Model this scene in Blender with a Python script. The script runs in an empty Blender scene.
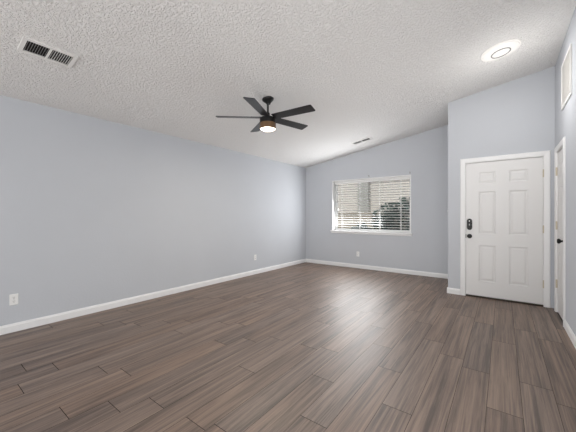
import bpy, bmesh, math, random
from mathutils import Vector, Matrix, Euler

random.seed(7)
sc = bpy.context.scene
C = sc.collection
R = math.radians

# ------------------------------------------------------------------ camera, world, lights, exposure
CAM_H = 1.22
cam = bpy.data.cameras.new('camera')
cam.sensor_width = 36.0
cam.lens = 287.0 / 576.0 * 36.0
cam.shift_y = -1.0 / 576.0
cam.clip_start = 0.02
cam_o = bpy.data.objects.new('camera', cam)
C.objects.link(cam_o)
cam_o.location = (0, 0, CAM_H)
cam_o.rotation_euler = (R(90), 0, R(36.8))
sc.camera = cam_o

world = bpy.data.worlds.new('world')
sc.world = world
world.use_nodes = True
wn = world.node_tree.nodes
bgn = wn['Background']
bgn.inputs['Color'].default_value = (0.97, 0.985, 1.0, 1)
bgn.inputs['Strength'].default_value = 0.9

sc.view_settings.view_transform = 'Standard'
sc.view_settings.look = 'None'
sc.view_settings.gamma = 1.0
sc.view_settings.use_curve_mapping = False
sc.view_settings.exposure = 1.10


def area_light(name, loc, rot, sx, sy, power, col=(1, 1, 1)):
    d = bpy.data.lights.new(name, 'AREA')
    d.shape = 'RECTANGLE'
    d.size, d.size_y = sx, sy
    d.energy = power
    d.color = col
    o = bpy.data.objects.new(name, d)
    C.objects.link(o)
    o.location = loc
    o.rotation_euler = rot
    return o


sun_d = bpy.data.lights.new('sun', 'SUN')      # high behind the house: lights the yard beyond the window
sun_d.energy = 2.2
sun_d.angle = R(1.5)
sun_d.color = (1.0, 0.96, 0.90)
sun_o = bpy.data.objects.new('sun', sun_d)
C.objects.link(sun_o)
sun_o.rotation_euler = (R(38), 0, 0)

# added fill: unseen soft area lights behind the camera, brightening ceiling and far walls
for loc_, yaw_, sx_, pw_ in (((-2.2, -2.6, 0.35), -9, 5.0, 12.5), ((1.1, -0.9, 0.35), 26, 2.6, 8.5)):
    fl_ = area_light('bounce_fill', loc_, (R(90 + 16), 0, R(yaw_)), sx_, 2.4 if sx_ > 3 else 1.6, pw_, (1.0, 0.98, 0.96))
    fl_.data.spread = R(62)
# daylight coming in through the window
area_light('window_daylight', (-2.70, 6.235 + 0.040, 1.46), (R(-90 + 8), 0, 0), 1.15, 1.06, 21, (0.97, 0.985, 1.0))

# ------------------------------------------------------------------ dimensions
XL, XR = -4.09, 0.545          # left and right wall
YB, YE = 6.235, 5.09          # window wall and entry wall
XE = -0.685                   # left end of the entry wall
Y0 = -3.2                     # how far the room is built towards the camera's back
YR0 = 1.6                     # the right wall ends here, the room opens beyond it
SL = 0.157
def CZ(x):
    return 2.44 + SL * (x + 4.09)
SLOPE = math.atan(SL)
TB = 0.20               # end wall thickness
T = 0.14                      # wall thickness
WX0, WX1, WZ0, WZ1 = -3.325, -1.508, 0.845, 2.05     # window opening
DX0, DX1, DZ = -0.455, 0.440, 2.005                  # front door opening
KY0, KY1, KZ = 4.355, 4.905, 2.005                     # closet door opening

# ------------------------------------------------------------------ materials
def mat(name):
    m = bpy.data.materials.new(name)
    m.use_nodes = True
    nt = m.node_tree
    b = nt.nodes['Principled BSDF']
    return m, nt, b


def simple(name, col, rough=0.5, metal=0.0, spec=0.5, bump=0.0, bscale=200.0, mott=0.0):
    """one colour with faint mottling and fine relief"""
    m, nt, b = mat(name)
    b.inputs['Roughness'].default_value = rough
    b.inputs['Metallic'].default_value = metal
    b.inputs['Specular IOR Level'].default_value = spec
    tc = nt.nodes.new('ShaderNodeTexCoord')
    nz = nt.nodes.new('ShaderNodeTexNoise')
    nz.inputs['Scale'].default_value = bscale
    nz.inputs['Detail'].default_value = 3
    nt.links.new(tc.outputs['Object'], nz.inputs['Vector'])
    mx = nt.nodes.new('ShaderNodeMix')
    mx.data_type = 'RGBA'
    k = 1.0 - mott
    mx.inputs[6].default_value = (col[0] * k, col[1] * k, col[2] * k, 1)
    mx.inputs[7].default_value = (min(1, col[0] * (1 + mott)), min(1, col[1] * (1 + mott)), min(1, col[2] * (1 + mott)), 1)
    nt.links.new(nz.outputs['Fac'], mx.inputs[0])
    nt.links.new(mx.outputs[2], b.inputs['Base Color'])
    if bump:
        bp = nt.nodes.new('ShaderNodeBump')
        bp.inputs['Strength'].default_value = bump
        bp.inputs['Distance'].default_value = 0.002
        nt.links.new(nz.outputs['Fac'], bp.inputs['Height'])
        nt.links.new(bp.outputs['Normal'], b.inputs['Normal'])
    return m


def emit(name, col, strength):
    m, nt, b = mat(name)
    b.inputs['Base Color'].default_value = (0.9, 0.88, 0.85, 1)
    b.inputs['Roughness'].default_value = 0.4
    b.inputs['Emission Color'].default_value = (*col, 1)
    b.inputs['Emission Strength'].default_value = strength
    return m


def wall_paint(name, col):
    m, nt, b = mat(name)
    b.inputs['Roughness'].default_value = 0.75
    b.inputs['Specular IOR Level'].default_value = 0.25
    g = nt.nodes.new('ShaderNodeNewGeometry')
    n1 = nt.nodes.new('ShaderNodeTexNoise')
    n1.inputs['Scale'].default_value = 45
    n1.inputs['Detail'].default_value = 4
    n2 = nt.nodes.new('ShaderNodeTexNoise')
    n2.inputs['Scale'].default_value = 1.6
    n2.inputs['Detail'].default_value = 3
    nt.links.new(g.outputs['Position'], n1.inputs['Vector'])
    nt.links.new(g.outputs['Position'], n2.inputs['Vector'])
    mx = nt.nodes.new('ShaderNodeMix')
    mx.data_type = 'RGBA'
    mx.inputs[6].default_value = (col[0] * .965, col[1] * .965, col[2] * .965, 1)
    mx.inputs[7].default_value = (col[0] * 1.03, col[1] * 1.03, col[2] * 1.03, 1)
    nt.links.new(n2.outputs['Fac'], mx.inputs[0])
    nt.links.new(mx.outputs[2], b.inputs['Base Color'])
    bp = nt.nodes.new('ShaderNodeBump')
    bp.inputs['Strength'].default_value = 0.25
    bp.inputs['Distance'].default_value = 0.004
    nt.links.new(n1.outputs['Fac'], bp.inputs['Height'])
    nt.links.new(bp.outputs['Normal'], b.inputs['Normal'])
    return m


def ceiling_paint():
    """white paint over a sprayed knockdown texture"""
    m, nt, b = mat('ceiling_paint')
    b.inputs['Roughness'].default_value = 0.85
    b.inputs['Specular IOR Level'].default_value = 0.2
    g = nt.nodes.new('ShaderNodeNewGeometry')
    n1 = nt.nodes.new('ShaderNodeTexNoise')
    n1.inputs['Scale'].default_value = 50
    n1.inputs['Detail'].default_value = 3
    n1.inputs['Roughness'].default_value = 0.55
    n1.inputs['Distortion'].default_value = 0.6
    nt.links.new(g.outputs['Position'], n1.inputs['Vector'])
    rp = nt.nodes.new('ShaderNodeValToRGB')
    rp.color_ramp.elements[0].position = 0.42
    rp.color_ramp.elements[1].position = 0.60
    nt.links.new(n1.outputs['Fac'], rp.inputs['Fac'])
    b.inputs['Base Color'].default_value = (0.885, 0.875, 0.862, 1)
    bp = nt.nodes.new('ShaderNodeBump')
    bp.inputs['Strength'].default_value = 0.85
    bp.inputs['Distance'].default_value = 0.009
    nt.links.new(rp.outputs['Color'], bp.inputs['Height'])
    nt.links.new(bp.outputs['Normal'], b.inputs['Normal'])
    return m


def plank_material():
    m, nt, b = mat('vinyl_plank')
    uv = nt.nodes.new('ShaderNodeUVMap')
    uv.uv_map = 'UVMap'
    at = nt.nodes.new('ShaderNodeAttribute')
    at.attribute_name = 'plank'
    sep = nt.nodes.new('ShaderNodeSeparateColor')
    nt.links.new(at.outputs['Color'], sep.inputs['Color'])

    def noise(sx, sy, scale, detail, rough=0.6, dist=0.0):
        mp = nt.nodes.new('ShaderNodeMapping')
        mp.inputs['Scale'].default_value = (sx, sy, 1)
        nt.links.new(uv.outputs['UV'], mp.inputs['Vector'])
        n = nt.nodes.new('ShaderNodeTexNoise')
        n.inputs['Scale'].default_value = scale
        n.inputs['Detail'].default_value = detail
        n.inputs['Roughness'].default_value = rough
        n.inputs['Distortion'].default_value = dist
        nt.links.new(mp.outputs['Vector'], n.inputs['Vector'])
        return n
    broad = noise(14, 0.7, 1.0, 4, 0.6, 0.7)      # wide streaks
    grain = noise(55, 1.3, 1.0, 5, 0.7, 0.8)     # fine grain
    pores = noise(220, 9, 1.0, 2, 0.5)

    r1 = nt.nodes.new('ShaderNodeValToRGB')
    e = r1.color_ramp.elements
    e[0].position = 0.40; e[0].color = (0.075, 0.051, 0.039, 1)
    e[1].position = 0.63; e[1].color = (0.280, 0.208, 0.164, 1)
    x = r1.color_ramp.elements.new(0.52); x.color = (0.185, 0.134, 0.106, 1)
    add = nt.nodes.new('ShaderNodeMath'); add.operation = 'MULTIPLY_ADD'
    add.inputs[1].default_value = 0.58
    nt.links.new(grain.outputs['Fac'], add.inputs[0])
    mul = nt.nodes.new('ShaderNodeMath'); mul.operation = 'MULTIPLY'
    mul.inputs[1].default_value = 0.42
    nt.links.new(broad.outputs['Fac'], mul.inputs[0])
    nt.links.new(mul.outputs[0], add.inputs[2])
    tone = nt.nodes.new('ShaderNodeMath'); tone.operation = 'MULTIPLY_ADD'
    tone.inputs[1].default_value = 0.06
    nt.links.new(sep.outputs[0], tone.inputs[0])
    nt.links.new(add.outputs[0], tone.inputs[2])
    sub = nt.nodes.new('ShaderNodeMath'); sub.operation = 'SUBTRACT'
    sub.inputs[1].default_value = 0.03
    nt.links.new(tone.outputs[0], sub.inputs[0])
    nt.links.new(sub.outputs[0], r1.inputs['Fac'])
    hs = nt.nodes.new('ShaderNodeHueSaturation')
    mr = nt.nodes.new('ShaderNodeMapRange')
    mr.inputs['To Min'].default_value = 1.05
    mr.inputs['To Max'].default_value = 1.25
    nt.links.new(sep.outputs[1], mr.inputs['Value'])
    nt.links.new(mr.outputs[0], hs.inputs['Saturation'])
    nt.links.new(r1.outputs['Color'], hs.inputs['Color'])
    nt.links.new(hs.outputs['Color'], b.inputs['Base Color'])
    rr = nt.nodes.new('ShaderNodeMapRange')
    rr.inputs['To Min'].default_value = 0.38
    rr.inputs['To Max'].default_value = 0.54
    nt.links.new(grain.outputs['Fac'], rr.inputs['Value'])
    nt.links.new(rr.outputs[0], b.inputs['Roughness'])
    b.inputs['Specular IOR Level'].default_value = 0.95
    bp = nt.nodes.new('ShaderNodeBump')
    bp.inputs['Strength'].default_value = 0.12
    bp.inputs['Distance'].default_value = 0.0015
    mxh = nt.nodes.new('ShaderNodeMath'); mxh.operation = 'ADD'
    nt.links.new(grain.outputs['Fac'], mxh.inputs[0])
    nt.links.new(pores.outputs['Fac'], mxh.inputs[1])
    nt.links.new(mxh.outputs[0], bp.inputs['Height'])
    nt.links.new(bp.outputs['Normal'], b.inputs['Normal'])
    return m


def glass_material():
    m = bpy.data.materials.new('window_glass')
    m.use_nodes = True
    nt = m.node_tree
    for n in list(nt.nodes):
        nt.nodes.remove(n)
    out = nt.nodes.new('ShaderNodeOutputMaterial')
    tr = nt.nodes.new('ShaderNodeBsdfTransparent')
    tr.inputs['Color'].default_value = (0.74, 0.765, 0.765, 1)
    gl = nt.nodes.new('ShaderNodeBsdfGlossy')
    gl.inputs['Roughness'].default_value = 0.12
    mx = nt.nodes.new('ShaderNodeMixShader')
    mx.inputs[0].default_value = 0.015
    nt.links.new(tr.outputs[0], mx.inputs[1])
    nt.links.new(gl.outputs[0], mx.inputs[2])
    nt.links.new(mx.outputs[0], out.inputs['Surface'])
    return m


def leaf_material():
    m, nt, b = mat('leaf_green')
    b.inputs['Roughness'].default_value = 0.6
    at = nt.nodes.new('ShaderNodeAttribute')
    at.attribute_name = 'leaf'
    rp = nt.nodes.new('ShaderNodeValToRGB')
    rp.color_ramp.elements[0].color = (0.010, 0.026, 0.022, 1)
    rp.color_ramp.elements[1].color = (0.036, 0.070, 0.056, 1)
    nt.links.new(at.outputs['Fac'], rp.inputs['Fac'])
    nt.links.new(rp.outputs['Color'], b.inputs['Base Color'])
    return m


def block_material():
    m, nt, b = mat('tan_block')
    b.inputs['Roughness'].default_value = 0.9
    g = nt.nodes.new('ShaderNodeTexCoord')
    mp = nt.nodes.new('ShaderNodeMapping')
    mp.inputs['Rotation'].default_value = (R(90), 0, 0)
    nt.links.new(g.outputs['Object'], mp.inputs['Vector'])
    bk = nt.nodes.new('ShaderNodeTexBrick')
    bk.inputs['Color1'].default_value = (0.38, 0.325, 0.265, 1)
    bk.inputs['Color2'].default_value = (0.31, 0.265, 0.215, 1)
    bk.inputs['Mortar'].default_value = (0.22, 0.19, 0.15, 1)
    bk.inputs['Scale'].default_value = 1.0
    bk.inputs['Mortar Size'].default_value = 0.008
    bk.inputs['Brick Width'].default_value = 0.4
    bk.inputs['Row Height'].default_value = 0.2
    nt.links.new(mp.outputs['Vector'], bk.inputs['Vector'])
    nt.links.new(bk.outputs['Color'], b.inputs['Base Color'])
    return m


M = {}
M['wall'] = wall_paint('grey_wall_paint', (0.545, 0.564, 0.598))
M['ceiling'] = ceiling_paint()
M['trim'] = simple('white_trim_paint', (0.82, 0.82, 0.82), 0.4, mott=0.01, bscale=30)
M['door'] = simple('white_door_paint', (0.76, 0.755, 0.75), 0.42, mott=0.012, bscale=40, bump=0.05)
M['plank'] = plank_material()
M['seam'] = simple('plank_seam', (0.020, 0.015, 0.012), 0.8)
M['black'] = simple('matte_black_metal', (0.008, 0.008, 0.008), 0.42, spec=0.3, mott=0.1)
M['blade'] = simple('dark_fan_blade', (0.012, 0.012, 0.013), 0.34, mott=0.12, bscale=60)
M['bronze'] = simple('lamp_glow_brown', (0.16, 0.092, 0.046), 0.45, metal=0.2, mott=0.15, bscale=50)  # lamp bloom on the black housing, put into the colour as brown
M['plastic'] = simple('white_plastic', (0.83, 0.83, 0.82), 0.35, mott=0.01)
M['vent'] = simple('white_enamelled_steel', (0.80, 0.79, 0.77), 0.4, mott=0.01)
M['louvre'] = simple('grey_louvre_steel', (0.58, 0.57, 0.56), 0.5, mott=0.02)
M['duct'] = simple('dark_duct', (0.012, 0.010, 0.009), 0.8)
M['slot'] = simple('dark_slot', (0.02, 0.02, 0.02), 0.7)
M['brass'] = simple('satin_brass', (0.58, 0.52, 0.40), 0.4, metal=0.5, mott=0.05)
M['nickel'] = simple('grey_metal', (0.33, 0.33, 0.33), 0.4, metal=0.7)
M['threshold'] = simple('dark_bronze_threshold', (0.045, 0.034, 0.026), 0.5, metal=0.3)
M['blind'] = simple('white_blind_vinyl', (0.80, 0.80, 0.79), 0.45, mott=0.01)
M['vinyl'] = simple('white_window_vinyl', (0.80, 0.80, 0.80), 0.4, mott=0.01)
M['glass'] = glass_material()
M['lens'] = emit('warm_lamp_diffuser', (1.0, 0.88, 0.66), 6.0)
M['disc'] = emit('white_lamp_diffuser', (1.0, 0.98, 0.95), 0.05)
M['ring'] = simple('grey_lens_ring', (0.22, 0.215, 0.21), 0.5)
M['stucco'] = simple('beige_stucco', (0.58, 0.53, 0.50), 0.9, mott=0.06, bscale=6)
M['stucco_grey'] = simple('grey_stucco', (0.33, 0.32, 0.31), 0.9, mott=0.06, bscale=6)
M['block'] = block_material()
M['gravel'] = simple('tan_gravel', (0.33, 0.27, 0.21), 0.95, mott=0.25, bscale=40, bump=0.3)
M['roof'] = simple('brown_roof_tile', (0.16, 0.10, 0.075), 0.85, mott=0.2, bscale=14)
M['leaf'] = leaf_material()
M['bark'] = simple('brown_bark', (0.09, 0.065, 0.045), 0.9, mott=0.25, bscale=30)

# ------------------------------------------------------------------ helpers
def box(bm, x0, x1, y0, y1, z0, z1, bev=0.0, mi=0):
    vs = [bm.verts.new(p) for p in ((x0, y0, z0), (x1, y0, z0), (x1, y1, z0), (x0, y1, z0),
                                    (x0, y0, z1), (x1, y0, z1), (x1, y1, z1), (x0, y1, z1))]
    fs = [bm.faces.new([vs[i] for i in q]) for q in ((3, 2, 1, 0), (4, 5, 6, 7), (0, 1, 5, 4), (1, 2, 6, 5), (2, 3, 7, 6), (3, 0, 4, 7))]
    for f in fs:
        f.material_index = mi
    if bev:
        es = list({e for f in fs for e in f.edges})
        bmesh.ops.bevel(bm, geom=es, offset=bev, segments=2, affect='EDGES', profile=0.5)
    return vs


def slope_box(bm, x0, x1, y0, y1, z0, over=0.0):
    """wall piece whose top follows the sloping ceiling"""
    a, b_ = CZ(x0) + over, CZ(x1) + over
    vs = [bm.verts.new(p) for p in ((x0, y0, z0), (x1, y0, z0), (x1, y1, z0), (x0, y1, z0),
                                    (x0, y0, a), (x1, y0, b_), (x1, y1, b_), (x0, y1, a))]
    for q in ((3, 2, 1, 0), (4, 5, 6, 7), (0, 1, 5, 4), (1, 2, 6, 5), (2, 3, 7, 6), (3, 0, 4, 7)):
        bm.faces.new([vs[i] for i in q])


def lathe(bm, prof, n=40, M4=None):
    """prof: list of (r, z); surface of revolution about z"""
    rings = []
    for r, z in prof:
        if r < 1e-5:
            v = bm.verts.new((0, 0, z))
            rings.append([v])
        else:
            rings.append([bm.verts.new((r * math.cos(2 * math.pi * k / n), r * math.sin(2 * math.pi * k / n), z)) for k in range(n)])
    made = [v for ring in rings for v in ring]
    for A, B in zip(rings[:-1], rings[1:]):
        for k in range(n):
            k2 = (k + 1) % n
            if len(A) == 1 and len(B) == 1:
                continue
            if len(A) == 1:
                bm.faces.new((A[0], B[k], B[k2]))
            elif len(B) == 1:
                bm.faces.new((A[k2], A[k], B[0]))
            else:
                bm.faces.new((A[k2], A[k], B[k], B[k2]))
    if M4 is not None:
        for v in made:
            v.co = M4 @ v.co
    return made


def tube(bm, p, q, r, n=12, caps=True):
    p, q = Vector(p), Vector(q)
    d = q - p
    rot = d.to_track_quat('Z', 'Y').to_matrix().to_4x4()
    m4 = Matrix.Translation(p) @ rot
    L = d.length
    prof = [(0, 0), (r, 0), (r, L), (0, L)] if caps else [(r, 0), (r, L)]
    lathe(bm, prof, n, m4)


def obj(name, bm, m, parent=None, smooth=False, angle=35):
    bmesh.ops.recalc_face_normals(bm, faces=bm.faces)
    me = bpy.data.meshes.new(name)
    bm.to_mesh(me)
    bm.free()
    o = bpy.data.objects.new(name, me)
    C.objects.link(o)
    for k in (m if isinstance(m, (list, tuple)) else [m]):
        me.materials.append(k)
    if smooth:
        for p in me.polygons:
            p.use_smooth = True
        try:
            me.set_sharp_from_angle(angle=R(angle))
        except Exception:
            pass
    if parent:
        o.parent = parent
    return o


def tag(o, label, cat=None, group=None, kind=None):
    o['label'] = label
    if cat:
        o['category'] = cat
    if group:
        o['group'] = group
    if kind:
        o['kind'] = kind
    return o


def thing(name, label, cat, loc=(0, 0, 0), rot=(0, 0, 0), group=None, kind=None):
    o = bpy.data.objects.new(name, None)
    o.empty_display_size = 0.1
    C.objects.link(o)
    o.location = loc
    o.rotation_euler = rot
    return tag(o, label, cat, group, kind)


def struct(name, bm, m, label, cat, smooth=False):
    return tag(obj(name, bm, m, smooth=smooth), label, cat, kind='structure')


BM = bmesh.new

# ------------------------------------------------------------------ floor: planks laid along the left wall
PW, PL = 0.181, 1.22
KNOWN = {0: 1.853, 1: 2.295, 2: 1.446, 3: 1.871, 4: 2.304, 9: 0.590, 5: 1.02, 6: 1.62, 7: 0.98, 8: 2.02}
bm = BM()
uvl = bm.loops.layers.uv.new('UVMap')
cl = bm.loops.layers.float_color.new('plank')
rng = random.Random(11)


def plank(x0, x1, y0, y1, tone, sat, off):
    q = [bm.verts.new((x0, y0, 0)), bm.verts.new((x1, y0, 0)), bm.verts.new((x1, y1, 0)), bm.verts.new((x0, y1, 0))]
    f = bm.faces.new(q)
    for lp in f.loops:
        lp[uvl].uv = (lp.vert.co.x + off, lp.vert.co.y + off * 7.3)
        lp[cl] = (tone, sat, 0, 1)


k = -7
while True:
    xa = -0.444 - PW * (k + 1)
    xb = xa + PW
    if xb <= XL - 0.01:
        break
    s = KNOWN.get(k, rng.uniform(0, PL))
    y = s - math.ceil((s - Y0) / PL) * PL
    while y < YB:
        ya, yb = max(y, Y0), min(y + PL, YB)
        y += PL
        tone, sat, off = rng.random(), rng.random(), rng.uniform(-40, 40)
        if yb - ya < 0.02:
            continue
        pieces = [(max(xa, XL), xb, ya, yb)]
        if xb > XE:
            if xa >= XE - 0.001 or True:
                pieces = []
                if xa < XE:
                    pieces.append((xa, XE, ya, yb))
                if ya < YE:
                    pieces.append((max(xa, XE), xb, ya, min(yb, YE + 0.06)))
        out = []
        for (a, b_, c, d) in pieces:
            if b_ > XR:                         # beyond the right wall's end the floor runs on
                if a < XR:
                    out.append((a, XR + 0.0, c, d))
                    if c < YR0:
                        out.append((XR, b_, c, min(d, YR0)))
                elif c < YR0:
                    out.append((a, b_, c, min(d, YR0)))
            else:
                out.append((a, b_, c, d))
        for (a, b_, c, d) in out:
            if b_ - a < 0.004 or d - c < 0.004:
                continue
            ga = 0.0012 if abs(a - xa) < 1e-6 else 0
            gb = 0.0012 if abs(b_ - xb) < 1e-6 else 0
            plank(a + ga, b_ - gb, c + 0.0019, d - 0.0019, tone, sat, off)
    k += 1
n_planks = len(bm.faces)
box(bm, XL, XE, Y0, YB, -0.06, -0.0025, mi=1)
box(bm, XE, XR, Y0, YE + 0.06, -0.06, -0.0025, mi=1)
box(bm, XR, 1.7, Y0, YR0, -0.06, -0.0025, mi=1)
fl = struct('floor', bm, [M['plank'], M['seam']], 'dark brown wood plank floor with a soft sheen below the window', 'floor')
if fl.data.polygons[0].normal.z < 0:
    fl.data.flip_normals()

# ------------------------------------------------------------------ ceiling
bm = BM()
CT = 0.06
def ceil_slab(x0, x1, y0, y1):
    a, b_ = CZ(x0), CZ(x1)
    vs = [bm.verts.new(p) for p in ((x0, y0, a), (x1, y0, b_), (x1, y1, b_), (x0, y1, a),
                                    (x0, y0, a + CT), (x1, y0, b_ + CT), (x1, y1, b_ + CT), (x0, y1, a + CT))]
    for q in ((3, 2, 1, 0), (4, 5, 6, 7), (0, 1, 5, 4), (1, 2, 6, 5), (2, 3, 7, 6), (3, 0, 4, 7)):
        bm.faces.new([vs[i] for i in q])
ceil_slab(XL - T, XR + T, Y0, YB + TB)
struct('ceiling', bm, M['ceiling'], 'off-white textured ceiling sloping up from the left wall to the right', 'ceiling')

# ------------------------------------------------------------------ walls
bm = BM()
slope_box(bm, XL - T, XL, Y0, YB + TB, 0)
struct('wall_left', bm, M['wall'], 'long plain pale grey wall along the left side of the room', 'wall')

bm = BM()
slope_box(bm, XL, WX0, YB, YB + TB, 0)
slope_box(bm, WX1, XE + T, YB, YB + TB, 0)
box(bm, WX0, WX1, YB, YB + TB, 0, WZ0)
slope_box(bm, WX0, WX1, YB, YB + TB, WZ1)
struct('wall_back', bm, M['wall'], 'pale grey end wall holding the window with blinds', 'wall')

bm = BM()
slope_box(bm, XE, XE + 0.12, YE + 0.0, YB, 0)
struct('wall_return', bm, M['wall'], 'short grey wall turning back from the front door towards the window wall', 'wall')

bm = BM()
slope_box(bm, XE + 0.12, DX0 - 0.001, YE, YE + T, 0)
slope_box(bm, DX1 + 0.001, XR, YE, YE + T, 0)
slope_box(bm, DX0 - 0.001, DX1 + 0.001, YE, YE + T, DZ + 0.001)
struct('wall_entry', bm, M['wall'], 'pale grey wall around and above the white front door', 'wall')

bm = BM()
slope_box(bm, XR, XR + T, YR0, KY0 - 0.001, 0)
slope_box(bm, XR, XR + T, KY1 + 0.001, YE + T, 0)
slope_box(bm, XR, XR + T, KY0 - 0.001, KY1 + 0.001, KZ + 0.001)
struct('wall_right', bm, M['wall'], 'pale grey wall on the right with closet door and return grille', 'wall')

# ------------------------------------------------------------------ baseboards
BH, BT = 0.088, 0.014
def base_run(bm, p, q, n):
    """p, q: ends at the wall face; n: unit vector into the room; moulded top edge"""
    p, q, n = Vector((*p, 0)), Vector((*q, 0)), Vector((*n, 0))
    prof = [(0, 0.0), (BT, 0.0), (BT, BH - 0.022), (BT - 0.004, BH - 0.014), (BT - 0.006, BH - 0.004), (BT - 0.009, BH), (0, BH)]
    rows = []
    for e in (p, q):
        rows.append([bm.verts.new(e + n * d + Vector((0, 0, z + 0.001))) for d, z in prof])
    m_ = len(prof)
    for i in range(m_):
        j = (i + 1) % m_
        bm.faces.new((rows[0][i], rows[0][j], rows[1][j], rows[1][i]))
    bm.faces.new(rows[0])
    bm.faces.new(rows[1][::-1])

CW = 0.066  # casing width
for nm, runs, lab in (
    ('baseboard_left', [((XL, Y0), (XL, YB), (1, 0))], 'white baseboard along the long left wall'),
    ('baseboard_back', [((XL + BT, YB), (XE, YB), (0, -1))], 'white baseboard below the window'),
    ('baseboard_entry', [((XE - BT, YE), (DX0 - CW, YE), (0, -1)), ((XE, YE), (XE, YB - BT), (-1, 0))], 'short white baseboard wrapping the corner left of the front door'),
    ('baseboard_right', [((XR, YR0), (XR, KY0 - CW), (-1, 0))], 'white baseboard on the right wall running up to the closet door'),
):
    bm = BM()
    for r_ in runs:
        base_run(bm, *r_)
    struct(nm, bm, M['trim'], lab, 'baseboard')

# ------------------------------------------------------------------ window
win = thing('window_1', 'wide white vinyl window with a thick white sill in the end wall', 'window', (0, 0, 0), kind='structure')
bm = BM()   # drywall-return liner painted white
lt = 0.020
box(bm, WX0, WX0 + lt, YB - 0.003, YB + TB, WZ0, WZ1)
box(bm, WX1 - lt, WX1, YB - 0.003, YB + TB, WZ0, WZ1)
box(bm, WX0 + lt, WX1 - lt, YB - 0.003, YB + TB, WZ1 - lt, WZ1)
obj('window_reveal', bm, M['trim'], win)
bm = BM()
box(bm, WX0 - 0.03, WX1 + 0.03, YB - 0.045, YB, WZ0 - 0.022, WZ0 + 0.004, 0.005)
box(bm, WX0 + 0.001, WX1 - 0.001, YB - 0.004, YB + TB, WZ0 - 0.001, WZ0 + 0.004)
obj('window_sill', bm, M['trim'], win)
bm = BM()
box(bm, WX0 - 0.015, WX1 + 0.015, YB - 0.016, YB, WZ0 - 0.060, WZ0 - 0.022, 0.004)
obj('sill_apron', bm, M['trim'], win)
bm = BM()
fy0, fy1 = YB + 0.145, YB + 0.19
fw = 0.045
gx0, gx1, gz0, gz1 = WX0 + lt, WX1 - lt, WZ0 + 0.004, WZ1 - lt
box(bm, gx0, gx0 + fw, fy0, fy1, gz0, gz1, 0.004)
box(bm, gx1 - fw, gx1, fy0, fy1, gz0, gz1, 0.004)
box(bm, gx0 + fw, gx1 - fw, fy0, fy1, gz0, gz0 + fw, 0.004)
box(bm, gx0 + fw, gx1 - fw, fy0, fy1, gz1 - fw, gz1, 0.004)
xm = (gx0 + gx1) / 2
obj('window_frame', bm, M['vinyl'], win)
for xa, xb in ((gx0 + fw, gx1 - fw),):
    bm = BM()
    box(bm, xa, xb, YB + 0.165, YB + 0.169, gz0 + fw, gz1 - fw)
    obj('window_pane', bm, M['glass'], win)

# ------------------------------------------------------------------ window blind
bl = thing('window_blind', 'white horizontal slat blind hanging open in the window', 'window blind', ((gx0 + gx1) / 2, YB + 0.095, gz0))
hw = (gx1 - gx0) / 2 - 0.012
H = gz1 - gz0
bm = BM()
box(bm, -hw, hw, -0.034, 0.030, H - 0.052, H - 0.002, 0.003)
box(bm, -hw - 0.001, hw + 0.001, -0.040, -0.034, H - 0.066, H - 0.001, 0.002)
obj('headrail', bm, M['blind'], bl)
bm = BM()
PITCH, SW, TILT = 0.0550, 0.060, R(-12)
n_sl = int((H - 0.066 - 0.045) / PITCH)
z_top = H - 0.066 - 0.030
for i in range(n_sl):
    z = z_top - i * PITCH
    for_pts = []
    for t_ in (-0.5, -0.25, 0, 0.25, 0.5):
        yy = t_ * SW
        crown = 0.003 * (1 - (2 * t_) ** 2)
        for_pts.append((yy * math.cos(TILT) - crown * math.sin(TILT), yy * math.sin(TILT) + crown * math.cos(TILT)))
    A = [[bm.verts.new((sx * hw, y_, z + z_ + dz)) for y_, z_ in for_pts] for sx in (-1, 1) for dz in (-0.0014, 0.0014)]
    l0, l1, r0, r1 = A
    for j in range(4):
        bm.faces.new((l1[j], l1[j + 1], r1[j + 1], r1[j]))
        bm.faces.new((l0[j], r0[j], r0[j + 1], l0[j + 1]))
    bm.faces.new((l0[0], l1[0], r1[0], r0[0]))
    bm.faces.new((l0[4], r0[4], r1[4], l1[4]))
    bm.faces.new((*l0, *l1[::-1]))
    bm.faces.new((*r0[::-1], *r1))
z_bot = z_top - n_sl * PITCH
obj('slats', bm, M['blind'], bl)
bm = BM()
box(bm, -hw, hw, -0.029, 0.029, 0.004, 0.030, 0.004)
obj('bottom_rail', bm, M['blind'], bl)
for fx in (-0.78, -0.26, 0.26, 0.78):
    bm = BM()
    box(bm, fx * hw - 0.004, fx * hw + 0.004, -0.0345, -0.0330, 0.02, H - 0.05)
    box(bm, fx * hw - 0.004, fx * hw + 0.004, 0.0320, 0.0335, 0.02, H - 0.05)
    obj('ladder_tape', bm, M['blind'], bl)
bm = BM()
tube(bm, (-hw + 0.10, -0.046, H - 0.05), (-hw + 0.10, -0.046, H - 0.70), 0.004, 8)
obj('tilt_wand', bm, M['blind'], bl)

# two small metal hooks above the window
for px, nm_l in ((-2.398, 'small dark curtain hook on the wall above the middle of the window'),
                 (-1.528, "small dark curtain hook on the wall above the window's right corner")):
    b_ = thing('curtain_hook', nm_l, 'curtain hook', (px, YB, 2.09), group='curtain hooks above the window')
    bm = BM()
    box(bm, -0.010, 0.010, -0.004, 0, -0.020, 0.020, 0.001)
    obj('hook_plate', bm, M['nickel'], b_)
    bm = BM()
    tube(bm, (0, -0.003, 0.0), (0, -0.040, 0.0), 0.004, 10)
    tube(bm, (0, -0.038, -0.002), (0, -0.038, 0.020), 0.004, 10)
    obj('hook_arm', bm, M['nickel'], b_, smooth=True)

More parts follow.
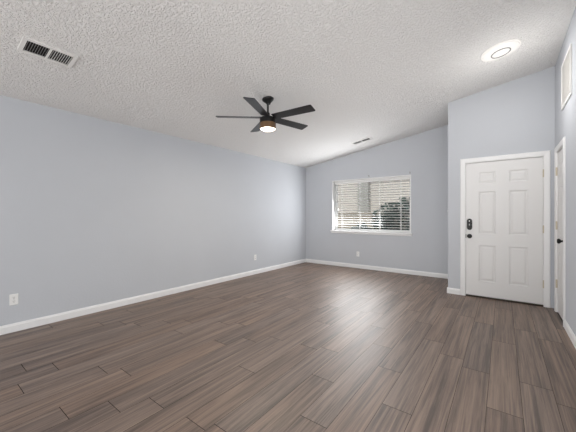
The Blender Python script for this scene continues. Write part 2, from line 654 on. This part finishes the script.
# ------------------------------------------------------------------ doors
def door_slab(bm, w, h, t, panels, z0=0.0):
    """six-panel slab: front at y=0 facing -y, x from 0 to w; panels = (x0, x1, z0, z1)"""
    xs = sorted({0.0, w, *[p[0] for p in panels], *[p[1] for p in panels]})
    zs = sorted({z0, h, *[p[2] for p in panels], *[p[3] for p in panels]})
    for i in range(len(xs) - 1):
        for j in range(len(zs) - 1):
            a, b_, c, d = xs[i], xs[i + 1], zs[j], zs[j + 1]
            if any(abs(a - p[0]) < 1e-6 and abs(c - p[2]) < 1e-6 for p in panels):
                rings = []
                for ins, dep in ((0, 0), (0.010, 0.007), (0.020, 0.009), (0.042, 0.0025), (0.044, 0.002)):
                    rings.append([bm.verts.new(p) for p in ((a + ins, dep, c + ins), (b_ - ins, dep, c + ins), (b_ - ins, dep, d - ins), (a + ins, dep, d - ins))])
                for r0_, r1_ in zip(rings[:-1], rings[1:]):
                    for q in range(4):
                        q2 = (q + 1) % 4
                        bm.faces.new((r0_[q], r0_[q2], r1_[q2], r1_[q]))
                bm.faces.new(rings[-1])
            else:
                bm.faces.new([bm.verts.new(p) for p in ((a, 0, c), (b_, 0, c), (b_, 0, d), (a, 0, d))])
    bmesh.ops.remove_doubles(bm, verts=bm.verts, dist=1e-5)
    vs = [bm.verts.new(p) for p in ((0, 0, z0), (w, 0, z0), (w, 0, h), (0, 0, h), (0, t, z0), (w, t, z0), (w, t, h), (0, t, h))]
    for q in ((0, 1, 5, 4), (1, 2, 6, 5), (2, 3, 7, 6), (3, 0, 4, 7), (5, 6, 7, 4)):
        bm.faces.new([vs[i] for i in q])


def casing(bm, x0, x1, h, depth):
    """three-sided moulded casing round an opening plus the jamb lining; face at y=0, room towards -y"""
    prof = [(0.0, 0.0), (0.0, -0.011), (0.010, -0.013), (0.040, -0.017), (CW - 0.010, -0.018), (CW - 0.003, -0.012), (CW, 0.0)]
    path = [((x0, 0.001), (-1, 0)), ((x0, h), (-1, 1)), ((x1, h), (1, 1)), ((x1, 0.001), (1, 0))]
    rows = []
    for (px, pz), (nx, nz) in path:
        rows.append([bm.verts.new((px + nx * d, y_, pz + nz * d)) for d, y_ in prof])
    for A, B in zip(rows[:-1], rows[1:]):
        for i in range(len(prof) - 1):
            bm.faces.new((A[i], A[i + 1], B[i + 1], B[i]))
    bm.faces.new(rows[0])
    bm.faces.new(rows[-1][::-1])
    jt = 0.006
    box(bm, x0, x0 + jt, 0.0, depth, 0.001, h)
    box(bm, x1 - jt, x1, 0.0, depth, 0.001, h)
    box(bm, x0 + jt, x1 - jt, 0.0, depth, h - jt, h)


def hinge(bm, x, z, ysurf):
    box(bm, x - 0.006, x + 0.009, ysurf - 0.003, ysurf + 0.001, z - 0.05, z + 0.05, 0.0008)
    tube(bm, (x, ysurf - 0.008, z - 0.052), (x, ysurf - 0.008, z + 0.052), 0.0075, 12)


# front door (local frame = world X, Z; face plane at the wall)
dr = thing('door_1', 'white six-panel front door with black keypad lock', 'door', (0, YE, 0), kind='structure')
bm = BM()
dw = DX1 - DX0
pan = []
for a, b_ in ((0.160, 0.366), (0.518, 0.724)):
    pan += [(a, b_, 0.24, 0.775), (a, b_, 0.94, 1.565), (a, b_, 1.685, 1.850)]
door_slab(bm, dw - 0.020, DZ - 0.010, 0.042, pan, 0.024)
sl = obj('door_slab', bm, M['door'], dr)
sl.location = (DX0 + 0.010, 0.012, 0)
bm = BM()
casing(bm, DX0, DX1, DZ, T)
obj('door_casing', bm, M['trim'], dr)
bm = BM()
box(bm, DX0 + 0.006, DX1 - 0.006, -0.010, T, 0.001, 0.020, 0.004)
obj('threshold', bm, M['threshold'], dr)['label'] = 'dark bronze threshold'
for hz in (0.30, 1.03, 1.775):
    bm = BM()
    hinge(bm, DX1 - 0.006, hz, 0.006)
    obj('hinge', bm, M['brass'], dr, smooth=True)['label'] = 'pale brass hinge'
lk = None
bm = BM()       # keypad: rounded upright body
kx, kz = DX0 + 0.055, 1.080
n = 10
outl = []
for cz, a0 in ((kz + 0.052, 0), (kz - 0.052, 180)):
    for i in range(n + 1):
        a = R(a0 + 180 * i / n)
        outl.append((kx + 0.034 * math.cos(a), cz + 0.034 * math.sin(a)))
f_ = bm.faces.new([bm.verts.new((x, 0.012, z)) for x, z in outl])
ex = bmesh.ops.extrude_face_region(bm, geom=[f_])
top = [v for v in ex['geom'] if isinstance(v, bmesh.types.BMVert)]
for v in top:
    v.co.y -= 0.026
    v.co.x = kx + (v.co.x - kx) * 0.93
    v.co.z = kz + (v.co.z - kz) * 0.97
lk = obj('keypad_lock', bm, M['black'], dr, smooth=True, angle=50)
lk['label'] = 'black rounded keypad deadbolt'
bm = BM()
tube(bm, (kx, -0.0135, kz + 0.050), (kx, -0.0165, kz + 0.050), 0.008, 16)
obj('sensor_dot', bm, M['plastic'], lk)
bm = BM()
box(bm, kx - 0.006, kx + 0.006, -0.020, -0.0135, kz - 0.018, kz + 0.008, 0.002)
obj('thumb_turn', bm, M['nickel'], lk)
def knob(bm, m4):
    lathe(bm, [(0, 0), (0.033, 0), (0.033, 0.006), (0.028, 0.010), (0.012, 0.013), (0.011, 0.026), (0.020, 0.032),
               (0.028, 0.042), (0.0285, 0.052), (0.022, 0.061), (0, 0.064)], 32, m4)
bm = BM()
knob(bm, Matrix.Translation((kx, 0.012, 0.902)) @ Matrix.Rotation(R(90), 4, 'X'))
obj('door_knob', bm, M['black'], dr, smooth=True)['label'] = 'round black door knob'
bm = BM()
box(bm, DX0 + 0.006, DX0 + 0.0125, -0.001, 0.016, 0.872, 0.932)
obj('strike_plate', bm, M['black'], dr)

# closet door on the right wall: built in its own frame and turned to face -x
# local x runs towards the camera (world -y) from the hinge side
cd = thing('door_2', 'narrow white six-panel closet door on the right wall with round black knob', 'door', (XR, KY1, 0), (0, 0, R(-90)), kind='structure')
kw = KY1 - KY0
bm = BM()
pan = []
for a, b_ in ((0.080, 0.236), (0.296, 0.452)):
    pan += [(a, b_, 0.24, 0.775), (a, b_, 0.94, 1.565), (a, b_, 1.685, 1.850)]
door_slab(bm, kw - 0.018, KZ - 0.009, 0.036, pan, 0.010)
sl = obj('door_slab', bm, M['door'], cd)
sl.location = (0.009, 0.008, 0)
bm = BM()
casing(bm, 0, kw, KZ, T)
obj('door_casing', bm, M['trim'], cd)
bm = BM()
box(bm, 0.006, kw - 0.006, -0.004, T, -0.02, 0.0035, 0.001)
obj('threshold', bm, M['threshold'], cd)['label'] = 'dark bronze threshold'
for hz in (0.36, 1.09, 1.765):
    bm = BM()
    hinge(bm, 0.006, hz, 0.002)
    obj('hinge', bm, M['brass'], cd, smooth=True)['label'] = 'pale brass hinge'
bm = BM()
knob(bm, Matrix.Translation((kw - 0.065, 0.008, 0.925)) @ Matrix.Rotation(R(90), 4, 'X'))
obj('door_knob', bm, M['black'], cd, smooth=True)['label'] = 'round black door knob'

# ------------------------------------------------------------------ ceiling fan
FX, FY = -2.405, 2.785
fan = thing('ceiling_fan', 'black five-blade ceiling fan with a lit warm lamp, hanging from the sloped ceiling', 'ceiling fan', (FX, FY, 0))
zc = CZ(FX)
bm = BM()
tilt = Matrix.Translation((0, 0, zc)) @ Matrix.Rotation(-SLOPE, 4, 'Y')
lathe(bm, [(0, 0.0), (0.074, 0.0), (0.076, -0.006), (0.072, -0.016), (0.058, -0.030), (0.040, -0.046), (0.029, -0.060), (0.024, -0.070), (0, -0.070)], 40, tilt)
obj('canopy', bm, M['black'], fan, smooth=True)
bm = BM()
tube(bm, (0, 0, zc - 0.050), (0, 0, 2.490), 0.0125, 20)
obj('downrod', bm, M['black'], fan, smooth=True)
bm = BM()
lathe(bm, [(0, 2.528), (0.020, 2.528), (0.024, 2.522), (0.027, 2.478), (0.060, 2.470), (0.090, 2.463), (0.100, 2.455),
           (0.102, 2.446), (0.102, 2.392), (0, 2.392)], 48)
obj('motor_housing', bm, M['black'], fan, smooth=True)
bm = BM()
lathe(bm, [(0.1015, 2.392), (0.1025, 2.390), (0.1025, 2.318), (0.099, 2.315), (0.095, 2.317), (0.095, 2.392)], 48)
obj('lamp_drum', bm, M['bronze'], fan, smooth=True)['label'] = 'drum around the lamp with the lamp glow painted brown'
bm = BM()
lathe(bm, [(0.0945, 2.345), (0.0945, 2.319), (0.085, 2.3125), (0.070, 2.306), (0.050, 2.301), (0.025, 2.298), (0, 2.297)], 48)
obj('lamp_diffuser', bm, M['lens'], fan, smooth=True)['label'] = 'glowing warm white lamp diffuser'
BZ = 2.462
for kbl in range(5):
    a = R(4.5 + 72 * kbl)
    rz = Matrix.Rotation(a, 4, 'Z')
    pit = Matrix.Rotation(R(-12), 4, 'X')
    m4 = Matrix.Translation((0, 0, BZ)) @ rz @ pit
    bm = BM()
    # blade outline in the x (radius) / y plane, rounded corners
    w0, w1, r0_, r1_ = 0.058, 0.068, 0.092, 0.650
    cr = 0.016
    pts = [(r0_, -w0), ]
    for i in range(6):
        t_ = R(-90 + 90 * i / 5)
        pts.append((r1_ - cr + cr * math.cos(t_), -w1 + cr + cr * math.sin(t_)))
    for i in range(6):
        t_ = R(90 * i / 5)
        pts.append((r1_ - cr + cr * math.cos(t_), w1 - cr + cr * math.sin(t_)))
    pts.append((r0_, w0))
    lo = [bm.verts.new((x, y, -0.004)) for x, y in pts]
    hi = [bm.verts.new((x, y, 0.004)) for x, y in pts]
    bm.faces.new(lo[::-1])
    bm.faces.new(hi)
    for i in range(len(pts)):
        j = (i + 1) % len(pts)
        bm.faces.new((lo[i], lo[j], hi[j], hi[i]))
    for v in bm.verts:
        v.co = m4 @ v.co
    bd = obj('blade', bm, M['blade'], fan)
    bm = BM()
    box(bm, 0.085, 0.150, -0.026, 0.026, 0.004, 0.010)
    box(bm, 0.150, 0.215, -0.040, 0.040, 0.004, 0.008, 0.001)
    for v in bm.verts:
        v.co = m4 @ v.co
    obj('blade_bracket', bm, M['black'], bd)

# ------------------------------------------------------------------ round ceiling light
LX, LY = -0.022, 4.030
lt_o = thing('ceiling_light', 'round white disc light on the ceiling above the front door', 'ceiling light', (LX, LY, CZ(LX)), (0, -SLOPE, 0))
bm = BM()
lathe(bm, [(0, 0), (0.185, 0), (0.188, -0.006), (0.184, -0.012), (0.172, -0.012), (0, -0.012)], 64)
obj('trim_ring', bm, M['disc'], lt_o, smooth=True)
bm = BM()
lathe(bm, [(0.172, -0.012), (0.168, -0.020), (0.150, -0.026), (0.110, -0.030), (0.090, -0.031), (0, -0.031)], 64)
obj('diffuser', bm, M['disc'], lt_o, smooth=True)
bm = BM()
lathe(bm, [(0.083, -0.031), (0.084, -0.036), (0.088, -0.038), (0.092, -0.036), (0.093, -0.031)], 64)
obj('lens_ring', bm, M['ring'], lt_o, smooth=True)['label'] = 'thin grey ring'

def bulb(name, parent, z, power, col, rad):
    d = bpy.data.lights.new(name, 'POINT')
    d.energy = power
    d.color = col
    d.shadow_soft_size = rad
    o = bpy.data.objects.new(name, d)
    C.objects.link(o)
    o.parent = parent
    o.location = (0, 0, z)
bulb('light_bulb', lt_o, -0.60, 3.8, (1.0, 0.98, 0.95), 0.04)
def panel(name, parent, z, size, power, col):
    d = bpy.data.lights.new(name, 'AREA')
    d.shape = 'DISK'
    d.size = size
    d.energy = power
    d.color = col
    o = bpy.data.objects.new(name, d)
    C.objects.link(o)
    o.parent = parent
    o.location = (0, 0, z)
panel('light_panel', lt_o, -0.042, 0.30, 1.5, (1.0, 0.985, 0.96))
panel('light_panel', fan, 2.290, 0.16, 7.5, (1.0, 0.92, 0.80))

# ------------------------------------------------------------------ vents
def register(name, label, loc, rotz, L, W, group):
    """two-way ceiling register, long axis local y; z up into the ceiling; louvres lean opposite ways in the two halves"""
    rot = (Matrix.Rotation(-SLOPE, 3, 'Y') @ Matrix.Rotation(rotz, 3, 'Z')).to_euler()
    o = thing(name, label, 'air vent', loc, rot, group)
    fw_ = 0.030
    bm = BM()
    z0, z1 = -0.013, 0.0
    box(bm, -W / 2, W / 2, -L / 2, -L / 2 + fw_, z0, z1, 0.002)
    box(bm, -W / 2, W / 2, L / 2 - fw_, L / 2, z0, z1, 0.002)
    box(bm, -W / 2, -W / 2 + fw_, -L / 2 + fw_, L / 2 - fw_, z0, z1, 0.002)
    box(bm, W / 2 - fw_, W / 2, -L / 2 + fw_, L / 2 - fw_, z0, z1, 0.002)
    box(bm, -W / 2 + fw_, W / 2 - fw_, -0.008, 0.008, z0, z1, 0.002)
    obj('vent_frame', bm, M['vent'], o)
    bm = BM()
    box(bm, -W / 2 + fw_, W / 2 - fw_, -L / 2 + fw_, L / 2 - fw_, -0.0012, -0.0004)
    obj('duct_opening', bm, M['duct'], o)['label'] = 'dark duct opening'
    for half, lean in ((-1, -0.50), (1, 0.10)):
        bm = BM()
        ya, yb = (-L / 2 + fw_, -0.008) if half < 0 else (0.008, L / 2 - fw_)
        nl = 9
        for i in range(nl):
            y = ya + (i + 0.5) * (yb - ya) / nl
            d = 0.0105
            dy = d * lean * 0.5
            vs = [bm.verts.new(p) for p in ((-W / 2 + fw_, y - dy, -0.001), (W / 2 - fw_, y - dy, -0.001), (W / 2 - fw_, y + dy, -0.001 - d), (-W / 2 + fw_, y + dy, -0.001 - d))]
            th = 0.0008
            v2 = [bm.verts.new((v.co.x, v.co.y + th, v.co.z)) for v in vs]
            bm.faces.new(vs)
            bm.faces.new(v2[::-1])
            for q in range(4):
                q2 = (q + 1) % 4
                bm.faces.new((vs[q2], vs[q], v2[q], v2[q2]))
        obj('louvre_bank', bm, M['louvre'], o)
    return o

vx, vy = -3.085, 0.735
register('ceiling_vent', 'two-way white ceiling vent with dark slots near the long left wall', (vx, vy, CZ(vx)), 0, 0.365, 0.215, 'ceiling vents')
vx, vy = -2.285, 5.545
register('ceiling_vent', 'small white ceiling vent near the end wall above the window', (vx, vy, CZ(vx)), R(90), 0.40, 0.190, 'ceiling vents')

# return air grille, high on the right wall: face towards -x
ga, gb, gz_0, gz_1 = 3.92, 4.47, 2.405, 2.905
gr = thing('return_air_grille', 'square white return air grille high on the right wall above the closet door', 'air grille', (XR, 0, 0))
bm = BM()
fr = 0.030
for (a, b_, c, d) in ((ga, gb, gz_0, gz_0 + fr), (ga, gb, gz_1 - fr, gz_1), (ga, ga + fr, gz_0 + fr, gz_1 - fr), (gb - fr, gb, gz_0 + fr, gz_1 - fr)):
    box(bm, -0.014, 0, a, b_, c, d, 0.003)
obj('grille_frame', bm, M['vent'], gr)
bm = BM()
box(bm, -0.003, -0.0005, ga + fr, gb - fr, gz_0 + fr, gz_1 - fr)
obj('grille_backing', bm, M['louvre'], gr)
bm = BM()
y = ga + fr + 0.010
while y < gb - fr - 0.006:
    vs = [(-0.003, y, 0), (-0.011, y - 0.010, 0), (-0.011, y - 0.0085, 0), (-0.003, y + 0.0015, 0)]
    lo = [bm.verts.new((a, b_, gz_0 + fr)) for a, b_, _ in vs]
    hi = [bm.verts.new((a, b_, gz_1 - fr)) for a, b_, _ in vs]
    for q in range(4):
        q2 = (q + 1) % 4
        bm.faces.new((lo[q], lo[q2], hi[q2], hi[q]))
    y += 0.0165
obj('grille_louvres', bm, M['vent'], gr)

# ------------------------------------------------------------------ outlets and switch
def outlet_parts(o):
    bm = BM()
    box(bm, -0.035, 0.035, -0.006, 0, -0.057, 0.057, 0.003)
    pl = obj('cover_plate', bm, M['plastic'], o)
    for dz in (-0.0195, 0.0195):
        bm = BM()
        lathe(bm, [(0, 0), (0.0165, 0), (0.0165, 0.0015), (0, 0.0015)], 24, Matrix.Translation((0, -0.006, dz)) @ Matrix.Rotation(R(90), 4, 'X'))
        rc = obj('receptacle', bm, M['plastic'], o)
        bm = BM()
        for sx in (-0.0062, 0.0062):
            box(bm, sx - 0.0013, sx + 0.0013, -0.0079, -0.0074, dz - 0.001, dz + 0.008)
        box(bm, -0.0025, 0.0025, -0.0079, -0.0074, dz - 0.010, dz - 0.0055)
        obj('slots', bm, M['slot'], rc)
    bm = BM()
    tube(bm, (0, -0.006, 0), (0, -0.0072, 0), 0.003, 10)
    obj('plate_screw', bm, M['nickel'], o)

for loc, rz, lab in (((XL, 0.685, 0.338), 90, 'white power outlet low on the long left wall, under the ceiling vent'),
                     ((XL, 4.335, 0.345), 90, 'white power outlet low on the long left wall near the far corner'),
                     ((-2.659, YB, 0.325), 0, 'white power outlet low on the end wall below the window')):
    o = thing('power_outlet', lab, 'power outlet', loc, (0, 0, R(rz)), 'wall outlets')
    outlet_parts(o)

sw = thing('light_switch', 'white light switch on the short return wall left of the front door', 'light switch', (XE, 5.16, 1.28), (0, 0, R(-90)))
bm = BM()
box(bm, -0.035, 0.035, -0.006, 0, -0.057, 0.057, 0.003)
obj('cover_plate', bm, M['plastic'], sw)
bm = BM()
box(bm, -0.005, 0.005, -0.016, -0.005, -0.004, 0.012, 0.002)
obj('toggle', bm, M['plastic'], sw)

# ------------------------------------------------------------------ outside the window
bm = BM()
box(bm, -16, 6, YB + TB, 30, -0.25, -0.15)
tag(obj('ground_outside', bm, M['gravel']), 'tan gravel yard outside the window', 'ground', kind='structure')

bm = BM()
box(bm, -14, 4, 9.6, 9.8, -0.15, 1.25)
fence = tag(obj('block_fence', bm, M['block']), 'low tan block wall across the yard outside the window', 'fence')
bm = BM()
box(bm, -14, 4, 9.57, 9.83, 1.25, 1.32, 0.01)
obj('cap_course', bm, M['block'], fence)

hs_ = thing('neighbour_house', 'beige house standing behind the low block wall outside the window', 'house', (-6, 14, -0.15))
bm = BM()
box(bm, -4.5, 0.05, 0, 5, 0, 4.2)
obj('house_wall', bm, M['stucco'], hs_)
bm = BM()
box(bm, 0.05, 0.62, -0.1, 5, 0, 4.2)
obj('chimney_breast', bm, M['stucco_grey'], hs_)
bm = BM()
box(bm, 0.62, 8.0, 0.2, 5, 0, 4.2)
obj('side_wall', bm, M['stucco'], hs_)
bm = BM()
vs = [bm.verts.new(p) for p in ((-5.0, -0.7, 4.15), (8.5, -0.7, 4.15), (8.5, 5.7, 4.15), (-5.0, 5.7, 4.15), (-5.0, 2.5, 5.6), (8.5, 2.5, 5.6))]
for q in ((0, 1, 5, 4), (2, 3, 4, 5), (0, 4, 3), (1, 2, 5), (0, 3, 2, 1)):
    bm.faces.new([vs[i] for i in q])
obj('roof', bm, M['roof'], hs_)


def shrub(label, x, y, rx, ry, h, n_, seed):
    rg = random.Random(seed)
    o = thing('shrub', label, 'shrub', (x, y, -0.15), group='shrubs outside the window')
    bm = BM()
    for i in range(5):
        a = 2 * math.pi * i / 5
        tube(bm, (0.05 * math.cos(a), 0.05 * math.sin(a), 0), (rx * .45 * math.cos(a), ry * .45 * math.sin(a), h * .6), 0.022, 8)
    obj('stems', bm, M['bark'], o)
    bm = BM()
    la = bm.loops.layers.float_color.new('leaf')
    for i in range(n_):
        d = Vector((rg.gauss(0, 1), rg.gauss(0, 1), rg.gauss(0, 1))).normalized()
        rr = 0.62 + 0.42 * rg.random() + 0.10 * math.sin(5 * d.x + 3) * math.cos(4 * d.z + d.y * 3)
        c = Vector((d.x * rx * rr, d.y * ry * rr, h * 0.5 + d.z * h * 0.5 * rr))
        if c.z < 0.02:
            continue
        s_ = rg.uniform(0.035, 0.065)
        u = Vector((rg.gauss(0, 1), rg.gauss(0, 1), rg.gauss(0, 1))).normalized()
        w = u.orthogonal().normalized()
        w.rotate(Matrix.Rotation(rg.uniform(0, 6.28), 3, u))
        f = bm.faces.new([bm.verts.new(c + p) for p in (-w * s_ * 1.5, u * s_ * .55, w * s_ * 1.5, -u * s_ * .55)])
        tn = rg.random()
        for lp in f.loops:
            lp[la] = (tn, tn, tn, 1)
    obj('foliage', bm, M['leaf'], o)

shrub('large dark green shrub before the block wall, seen through the right half of the blind', -1.95, 8.4, 1.25, 0.8, 1.9, 4200, 3)
shrub('lower dark green shrub seen through the middle of the blind', -3.68, 8.75, 0.38, 0.4, 1.05, 2600, 4)
